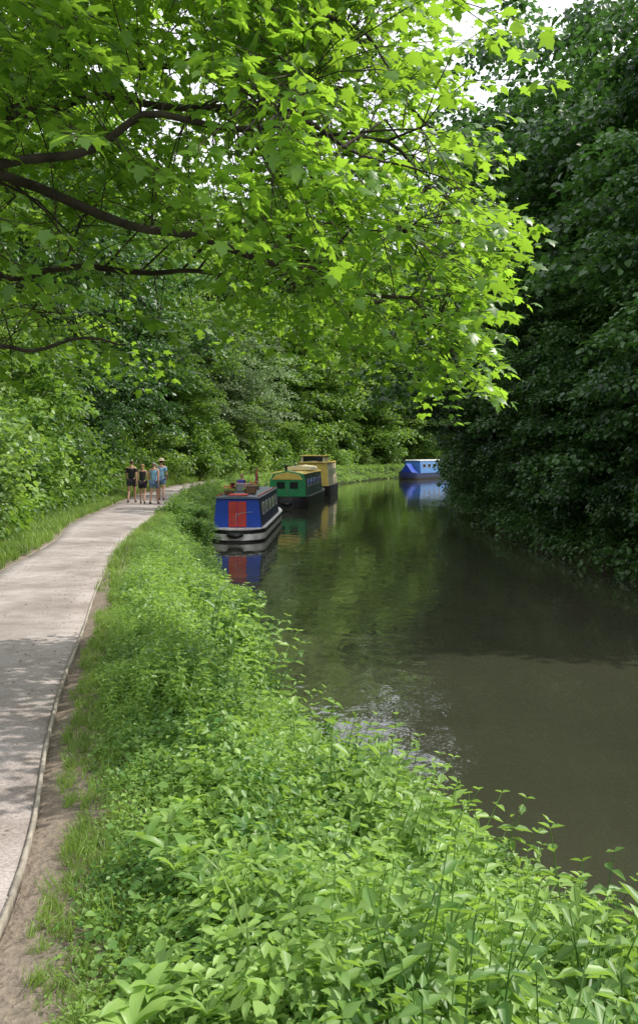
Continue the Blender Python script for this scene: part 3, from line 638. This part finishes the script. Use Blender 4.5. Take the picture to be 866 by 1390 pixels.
def narrowboat(x,y,yaw,L_,W,label,cab,roof,endc,doorc,hullm,ch=1.12,y0=0.75,foredeck=2.9,zd=0.52,nwin=4,winz=None,handr='red',detail=True):
    root=empty('canal_boat',(x,y,0),yaw); tag(root,label,'boat','boats moored along the towpath')
    part('hull',hull(L_,W,zd),M[hullm],root)
    wb=W/2-0.13; wt=wb-0.12; zt=zd+ch; y1=L_-foredeck
    sec=[(-wb,zd-0.02),(-wt,zt),(wt,zt),(wb,zd-0.02)]
    part('cabin',MB().prism(sec,y0,y1),M[cab],root,0.01)
    part('bulkhead',MB().prism([(-wb+.01,zd),(-wt+.01,zt-.01),(wt-.01,zt-.01),(wb-.01,zd)],y0-0.025,y0-0.002),M[endc],root)
    rs=[(-wt-.05,zt+.002),(-wt-.05,zt+.05),(-wt*.5,zt+.10),(0,zt+.12),(wt*.5,zt+.10),(wt+.05,zt+.05),(wt+.05,zt+.002)]
    part('roof',MB().prism(rs,y0-0.12,y1+.1),M[roof],root,0.008)
    for s_ in (-1,1):
        part('handrail',MB().tube([(s_*(wt-.03),y0,zt+.11),(s_*(wt-.03),y1,zt+.11)],.022,6),M[handr],root)
    dw=.33 if detail else .46
    for s_ in (-1,1):
        d_=part('door',MB().box((s_*(dw/2+.012),y0-.045,zd+.52),(dw,.035,.98)),M[doorc],root,.006)
        part('panel',MB().box((s_*(dw/2+.012),y0-.068,zd+.74),(dw*.66,.012,.36)),M[doorc if not detail else 'dred'],d_,.004)
        part('panel',MB().box((s_*(dw/2+.012),y0-.068,zd+.30),(dw*.66,.012,.34)),M[doorc if not detail else 'dred'],d_,.004)
        part('handle',MB().box((s_*.05,y0-.075,zd+.5),(.02,.03,.08)),M['steel'],d_,.004)
    part('hatch',MB().box((0,y0+.45,zt+.14),(.7,.9,.05)),M[doorc],root,.01)
    ang=math.atan2(wb-wt,ch)
    wy=np.linspace(y0+1.5,y1-1.2,nwin)
    for s_ in (-1,1):
        for q in wy:
            zc=zd+ch*.60; xc=wb+(wt-wb)*0.60
            w_=part('window',MB().box((0,0,0),(.02,.78,.40)),M['glass'],root,loc=(s_*(xc+.012),q,zc),rot=(0,-s_*ang,0))
            fm=MB()
            for cc_,dd in [((0,0,.22),(.035,.86,.04)),((0,0,-.22),(.035,.86,.04)),((0,.41,0),(.035,.04,.40)),((0,-.41,0),(.035,.04,.40))]: fm.box(cc_,dd)
            part('frame',fm,M['steel'],w_)
    st_=MB()
    for s_ in (-1,1): st_.box((s_*(W/2+.012),L_*.46,zd-.06),(.03,L_*.66,.05))
    part('rubbing_strake',st_,M['black'],root)
    part('tiller',MB().tube([(.0,.12,zd),(.0,.12,zd+.45),(.02,.2,zd+.56),(.35,.45,zd+.6),(.6,.6,zd+.62)],[.022,.018,.014,.012,.012],8),M['grey'],root)
    part('chimney',MB().tube([(-.45,y0+2.2,zt+.08),(-.45,y0+2.2,zt+.5)],[.075,.075],12).tube([(-.45,y0+2.2,zt+.5),(-.45,y0+2.2,zt+.54)],[.11,.11],12),M['black'],root)
    part('fender',MB().tube([(-.3,-.08,.3),(-.15,-.15,.28),(0,-.17,.27),(.15,-.15,.28),(.3,-.08,.3)],[.06,.1,.11,.1,.06],8),M['black'],root)
    return root,zt
b1,zt1=narrowboat(-3.18,35.4,math.radians(-1.5),13.2,2.15,'narrowboat with blue and red stern panels and cluttered roof','navy','slate','blue','red','hull1',nwin=5)
b2,zt2=narrowboat(-1.95,56.5,math.radians(-6),13.2,2.5,'green and yellow canal boat with dark hull','dgreen','yellow','green','dgreen','hull2',ch=1.35,zd=.7,nwin=5,handr='yellow',detail=False)
b3,zt3=narrowboat(-0.55,71,math.radians(-6),10.5,2.7,'tall cream and yellow canal boat moored at the bend','cream','yellow','yellow','cream','hull2',ch=1.75,zd=.8,nwin=4,foredeck=2.2,handr='yellow',detail=False)
b4,zt4=narrowboat(17.2,125,0,14.5,2.5,'blue and white narrowboat moored at the far bend','lblue','white','white','blue','hull3',ch=1.5,zd=.75,nwin=6,handr='white',detail=False,foredeck=3.2)
b4.rotation_euler=(0,0,math.radians(180-30))
s2=[(-1.12,.7),(-1.08,1.7),(-.85,2.12),(0,2.28),(.85,2.12),(1.08,1.7),(1.12,.7)]
part('canopy',MB().prism(s2,.25,.70),M['green'],b2,.03,label='green canvas stern canopy')
part('canopy_flap',MB().prism([(-.95,1.75),(-.72,2.06),(0,2.2),(.72,2.06),(.95,1.75)],.21,.246),M['yellow'],b2)
part('canopy_window',MB().box((-.4,.23,1.4),(.5,.02,.4)).box((.4,.23,1.4),(.5,.02,.4)),M['glass'],b2)
part('cream_cover',MB().prism([(-.9,2.2),(-.8,2.42),(0,2.52),(.8,2.42),(.9,2.2)],5.5,9.5),M['cream'],b2,.03)
part('wheelhouse',MB().box((0,2.2,2.85),(1.9,2.8,.5),.94),M['cream'],b3,.03)
part('wheelhouse_roof',MB().box((0,2.2,3.13),(2.05,3.0,.06)),M['yellow'],b3,.02)
part('windscreen',MB().box((0,.78,2.86),(1.5,.02,.34)),M['glass'],b3)
part('cratch_cover',MB().prism([(-.9,.75),(0,1.95),(.9,.75)],11.4,13.2),M['blue'],b4,.02)
pr=empty('flower_planter',(-3.6,37.4,zt1+.1)); 
def planter(root):
    part('trough',MB().box((0,0,.09),(.28,.9,.18),1.08),M['brown'],root,.01)
    r_=np.random.default_rng(3); P_=np.column_stack([r_.uniform(-.12,.12,30),r_.uniform(-.4,.4,30),np.full(30,.12)])
    V,Fq,T=place(BRA,P_,.8,5); obj('foliage',mk_mesh('planter_leaves',V,Fq,T,M['weed']),root)
    n=60; fp=np.column_stack([r_.uniform(-.2,.2,n),r_.uniform(-.45,.45,n),r_.uniform(.2,.4,n)])
    V,Fq,T=scatter(LV2,LF2,fp,rotm(r_.uniform(0,6,n),r_.normal(0,.5,n),r_.normal(0,.5,n)),.06); obj('flowers',mk_mesh('flowers',V,Fq,T,M['red']),root)
planter(pr); tag(pr,'wooden trough of red flowers on the boat roof','planter','planters on the boat roof')
kids=list(pr.children)
for lx,ly in [(-2.9,38.9),(-3.55,40.6),(-2.9,42.2)]:
    c_=pr.copy(); COL.objects.link(c_); c_.location=(lx,ly,zt1+.1); c_.rotation_euler=(0,0,rng.uniform(-.2,.2))
    for q in kids:
        k3=q.copy(); COL.objects.link(k3); k3.parent=c_
for lx,ly,mm,lb,sz in [(-3.2,39.8,'grey','grey storage box on the boat roof',(.6,.8,.3)),(-3.6,43,'blue','blue water container on the boat roof',(.35,.5,.35)),(-2.75,37.9,'brown','brown wooden crate on the boat roof',(.4,.6,.28))]:
    rt=empty('storage_box',(lx,ly,zt1+.12)); tag(rt,lb,'box')
    part('body',MB().box((0,0,sz[2]/2),sz),M[mm],rt,.03); part('lid',MB().box((0,0,sz[2]+.022),(sz[0]+.04,sz[1]+.04,.04)),M[mm],rt,.01)
bk=empty('bicycle',(-2.95,44.0,zt1+.12)); tag(bk,'bicycle standing on the cluttered boat roof','bicycle')
def ring(c,R_,r_,n=20):
    th=np.linspace(0,2*math.pi,n+1); return MB().tube([(c[0],c[1]+R_*math.cos(a),c[2]+R_*math.sin(a)) for a in th],r_,6)
for yy in (-.52,.52):
    w_=part('wheel',ring((0,yy,.34),.32,.018),M['black'],bk); sp=MB()
    for a in np.linspace(0,math.pi,7)[:-1]: sp.tube([(0,yy-.31*math.cos(a),.34-.31*math.sin(a)),(0,yy+.31*math.cos(a),.34+.31*math.sin(a))],.003,3)
    part('spokes',sp,M['steel'],w_)
fr=MB()
for a,b_ in [((0,-.52,.34),(0,-.12,.30)),((0,-.12,.30),(0,-.22,.82)),((0,-.52,.34),(0,-.2,.75)),((0,-.12,.30),(0,.36,.74)),((0,-.2,.75),(0,.34,.82)),((0,.33,.92),(0,.52,.34))]: fr.tube([a,b_],.016,6)
part('frame',fr,M['red'],bk); part('saddle',MB().box((0,-.24,.86),(.12,.24,.05),.8),M['black'],bk,.02); part('handlebar',MB().tube([(-.27,.28,.98),(0,.34,.95),(.27,.28,.98)],.013,6),M['black'],bk)

# ------------------------------------------------------------ people
def skin(name,verts,edges,rad,mat,parent,sub=2,root=0):
    me=bpy.data.meshes.new(name); me.from_pydata(verts,edges,[]); o=bpy.data.objects.new(name,me); COL.objects.link(o)
    md=o.modifiers.new('s','SKIN'); md.use_smooth_shade=True; md.branch_smoothing=0.6
    sv=me.skin_vertices[0].data
    for i_,r_ in enumerate(rad): sv[i_].radius=(r_,r_) if not isinstance(r_,tuple) else r_
    for s_ in sv: s_.use_root=False
    sv[root].use_root=True
    s2_=o.modifiers.new('u','SUBSURF'); s2_.levels=sub; s2_.render_levels=sub
    dg=bpy.context.evaluated_depsgraph_get(); nm=bpy.data.meshes.new_from_object(o.evaluated_get(dg))
    o.modifiers.clear(); o.data=nm; nm.materials.clear(); nm.materials.append(mat); o.parent=parent
    return o
def ellipsoid(c,r_,n=10,m_=7):
    V=[];F=[]
    for i_ in range(m_+1):
        ph=math.pi*i_/m_
        for j_ in range(n):
            th=2*math.pi*j_/n; V.append((c[0]+r_[0]*math.sin(ph)*math.cos(th),c[1]+r_[1]*math.sin(ph)*math.sin(th),c[2]+r_[2]*math.cos(ph)))
    for i_ in range(m_):
        for j_ in range(n): F.append([i_*n+j_,i_*n+(j_+1)%n,(i_+1)*n+(j_+1)%n,(i_+1)*n+j_])
    return V,F
M['skin']=noisy_mat('skin',(0.42,0.24,0.16),(0.5,0.3,0.2),scale=8,bump=.05,rough=.6)
def cloth(n_,c): 
    M[n_]=noisy_mat(n_,[x*.7 for x in c],c,scale=9,bump=.3,rough=.9); return M[n_]
def person(x,y,z_,yaw,label,shirt,shorts,hair,h=1.75,female=False,phase=1,sleeve=True,longhair=False,hat=None,sit=False,bend=0.0):
    s=h/1.76; root=empty('person',(x,y,z_),yaw); root.scale=(s,s,s); tag(root,label,'person','people out by the canal')
    sw=0.155 if female else 0.18; f=phase
    V=[(0,0,.96),(0,0,1.12),(0,.0,1.30),(0,-.01,1.44),(0,.0,1.52),(0,.02,1.585),(0,.025,1.66),(0,.015,1.72)]
    E=[(i_,i_+1) for i_ in range(7)]
    R_=[.125,.115,.13,.085,.052,.07,.092,.06] if not female else [.13,.10,.115,.075,.043,.065,.088,.058]
    arms=[];legs=[]
    for s_ in (-1,1):
        b_=len(V); sg=s_*f
        V+=[(s_*sw,-.01,1.425),(s_*(sw+.03),-.03-.05*sg,1.15),(s_*(sw+.035),.03-.14*sg,.92),(s_*(sw+.03),.05-.16*sg,.85)]
        E+=[(3,b_),(b_,b_+1),(b_+1,b_+2),(b_+2,b_+3)]; R_+=[.058,.043,.027,.03] if not female else [.048,.036,.024,.026]
        arms.append(V[b_+3]); 
        b_=len(V); V+=[(s_*.095,0,.90),(s_*.10,.06+.10*sg,.50),(s_*.10,-.02+.22*sg,.10 if sg>0 else .13),(s_*.115,.13+.22*sg,.035 if sg>0 else .05)]
        E+=[(0,b_),(b_,b_+1),(b_+1,b_+2),(b_+2,b_+3)]; R_+=[.098,.062,.038,.035]; legs.append((V[b_],V[b_+1],V[b_+2],V[b_+3]))
    body=skin('body',V,E,R_,M['skin'],root)
    mb=MB(); me=body.data
    mb.v=[tuple(v.co) for v in me.vertices]; mb.f=[list(p_.vertices) for p_ in me.polygons]
    for s_,a in zip((-1,1),arms):
        for q,(dy,ln) in enumerate([(-.028,.06),(-.01,.075),(.01,.072),(.028,.062)]):
            mb.tube([(a[0],a[1]+dy*.8,a[2]-.02),(a[0]-s_*.002,a[1]+dy,a[2]-.05),(a[0]-s_*.02,a[1]+dy+.005,a[2]-.03-ln)],[.009,.0085,.006],5)
        mb.tube([(a[0],a[1]+.02,a[2]+.01),(a[0]-s_*.01,a[1]+.05,a[2]-.02),(a[0]-s_*.02,a[1]+.055,a[2]-.055)],[.011,.010,.007],5)
        mb.add(*ellipsoid((s_*.092,.015,1.64),(.012,.022,.034)))
        mb.add(*ellipsoid((s_*.033,.107,1.655),(.013,.008,.008)))
    mb.add(*ellipsoid((0,.118,1.63),(.014,.02,.025))); mb.add(*ellipsoid((0,.106,1.59),(.026,.01,.008)))
    nm=mb.mesh('body',M['skin'])
    for p_ in nm.polygons: p_.use_smooth=True
    body.data=nm
    V2=[(0,0,.92),(0,0,1.12),(0,0,1.30),(0,-.01,1.42)];E2=[(0,1),(1,2),(2,3)];R2=[x+.022 for x in ([.135,.125,.135,.098] if not female else [.12,.105,.12,.085])]
    for s_ in (-1,1):
        b_=len(V2); sg=s_*f; V2.append((s_*sw,-.01,1.42)); E2.append((3,b_)); R2.append(.07 if not female else .056)
        if sleeve:
            V2.append((s_*(sw+.024),-.025-.03*sg,1.22)); E2.append((b_,b_+1)); R2.append(.066)
    skin('shirt',V2,E2,R2,shirt,root,1)
    V3=[(0,0,.99)];E3=[];R3=[.145]
    for s_,(a,b_,c_,d_) in zip((-1,1),legs):
        k3=len(V3); kn=[a[i_]*.35+b_[i_]*.65 for i_ in range(3)]
        V3+=[a,kn]; E3+=[(0,k3),(k3,k3+1)]; R3+=[.118,.098]
        V4=[(d_[0],d_[1]-.17,d_[2]+.01),(d_[0],d_[1]-.06,d_[2]),(d_[0],d_[1]+.07,d_[2]-.005)]
        skin('shoe',V4,[(0,1),(1,2)],[.042,.045,.034],M['black'],root,1)
    skin('shorts',V3,E3,R3,shorts,root,1)
    hv=[(0,.0,1.60),(0,-.008,1.67),(0,.0,1.735)];hr=[.075,.098,.066]
    if longhair: hv=[(0,-.07,1.46),(0,-.06,1.55)]+hv; hr=[.05,.065]+hr
    skin('hair',hv,[(i_,i_+1) for i_ in range(len(hv)-1)],hr,hair,root,1,root=len(hv)-1)
    if hat:
        mh=MB().tube([(0,.01,1.70),(0,.01,1.705),(0,.01,1.715)],[.19,.19,.12],16).tube([(0,.01,1.71),(0,.01,1.79),(0,.01,1.81)],[.115,.10,.06],16); part('hat',mh,hat,root)
    return root
hz=float(Hp(np.array([38.]))[0])+.012
blk=cloth('black_cloth',(.03,.03,.035)); dk=cloth('dark_shorts',(.05,.05,.06)); lb=cloth('blue_cloth',(.26,.48,.66)); bs=cloth('slate_cloth',(.15,.24,.38)); wh=cloth('pale_cloth',(.55,.55,.52)); rd=cloth('red_cloth',(.62,.08,.05)); brn=cloth('brown_hair',(.06,.035,.02)); bld=cloth('blond_hair',(.35,.22,.10)); gry=cloth('grey_hair',(.3,.28,.26)); strw=cloth('straw_hat',(.6,.52,.36))
person(-7.72,38.4,hz,0.0,'person in black t-shirt and dark shorts walking away',blk,dk,brn,1.76,phase=1)
person(-7.12,37.6,hz,0.05,'person with blond hair in black top and shorts walking',blk,blk,bld,1.64,female=True,phase=-1,sleeve=False,longhair=True)
person(-6.60,37.3,hz,-.1,'person in sleeveless light blue shirt and blue shorts walking',lb,bs,gry,1.70,phase=1,sleeve=False)
person(-6.80,40.2,hz,0.05,'person in blue shirt and straw hat walking behind',lb,bs,brn,1.78,phase=-1,hat=strw)
person(-3.85,46.6,0.72,2.6,'person in red top standing on the boat deck',rd,dk,brn,1.66,female=True,phase=.3)
print('people',time.time()-T0)
# ------------------------------------------------------------ light, world, camera
el=math.radians(51); az=math.atan2(0.9,0.30)
S=Vector((math.sin(az)*math.cos(el),math.cos(az)*math.cos(el),math.sin(el)))
sd=bpy.data.lights.new('sun','SUN'); sd.energy=5.0; sd.angle=math.radians(0.5); sd.color=(1,0.95,0.86)
so=bpy.data.objects.new('sun',sd); COL.objects.link(so); so.rotation_euler=S.to_track_quat('Z','Y').to_euler(); so.location=(20,5,40)
w=bpy.data.worlds.new('World'); sc.world=w; w.use_nodes=True; nt=w.node_tree; nt.nodes.clear()
sk=nt.nodes.new('ShaderNodeTexSky'); sk.sky_type='NISHITA'; sk.sun_disc=False; sk.sun_elevation=el; sk.sun_rotation=az; sk.dust_density=3; sk.air_density=1.0
tc=nt.nodes.new('ShaderNodeTexCoord'); no=nt.nodes.new('ShaderNodeTexNoise'); no.inputs['Scale'].default_value=2.5; no.inputs['Detail'].default_value=6
nt.links.new(tc.outputs['Generated'],no.inputs['Vector'])
cr=nt.nodes.new('ShaderNodeValToRGB'); cr.color_ramp.elements[0].position=0.3; cr.color_ramp.elements[0].color=(.5,.5,.5,1); cr.color_ramp.elements[1].position=0.6; cr.color_ramp.elements[1].color=(.95,.95,.95,1)
nt.links.new(no.outputs['Fac'],cr.inputs[0])
mx=nt.nodes.new('ShaderNodeMix'); mx.data_type='RGBA'; mx.inputs[7].default_value=(12.6,12.9,13.4,1)
nt.links.new(cr.outputs[0],mx.inputs[0]); nt.links.new(sk.outputs[0],mx.inputs[6])
bg=nt.nodes.new('ShaderNodeBackground'); bg.inputs['Strength'].default_value=0.15; wo=nt.nodes.new('ShaderNodeOutputWorld')
nt.links.new(mx.outputs[2],bg.inputs['Color']); nt.links.new(bg.outputs[0],wo.inputs['Surface'])
cam=bpy.data.cameras.new('camera'); co=bpy.data.objects.new('camera',cam); COL.objects.link(co); sc.camera=co
cam.sensor_fit='VERTICAL'; cam.sensor_height=36; cam.lens=1264/1390*36; cam.shift_y=-45/1390; cam.clip_end=5000; cam.clip_start=0.05
co.location=(0,0,3.5); co.rotation_euler=(math.radians(90)-math.atan(38/1264),0,0)
print('done',time.time()-T0)
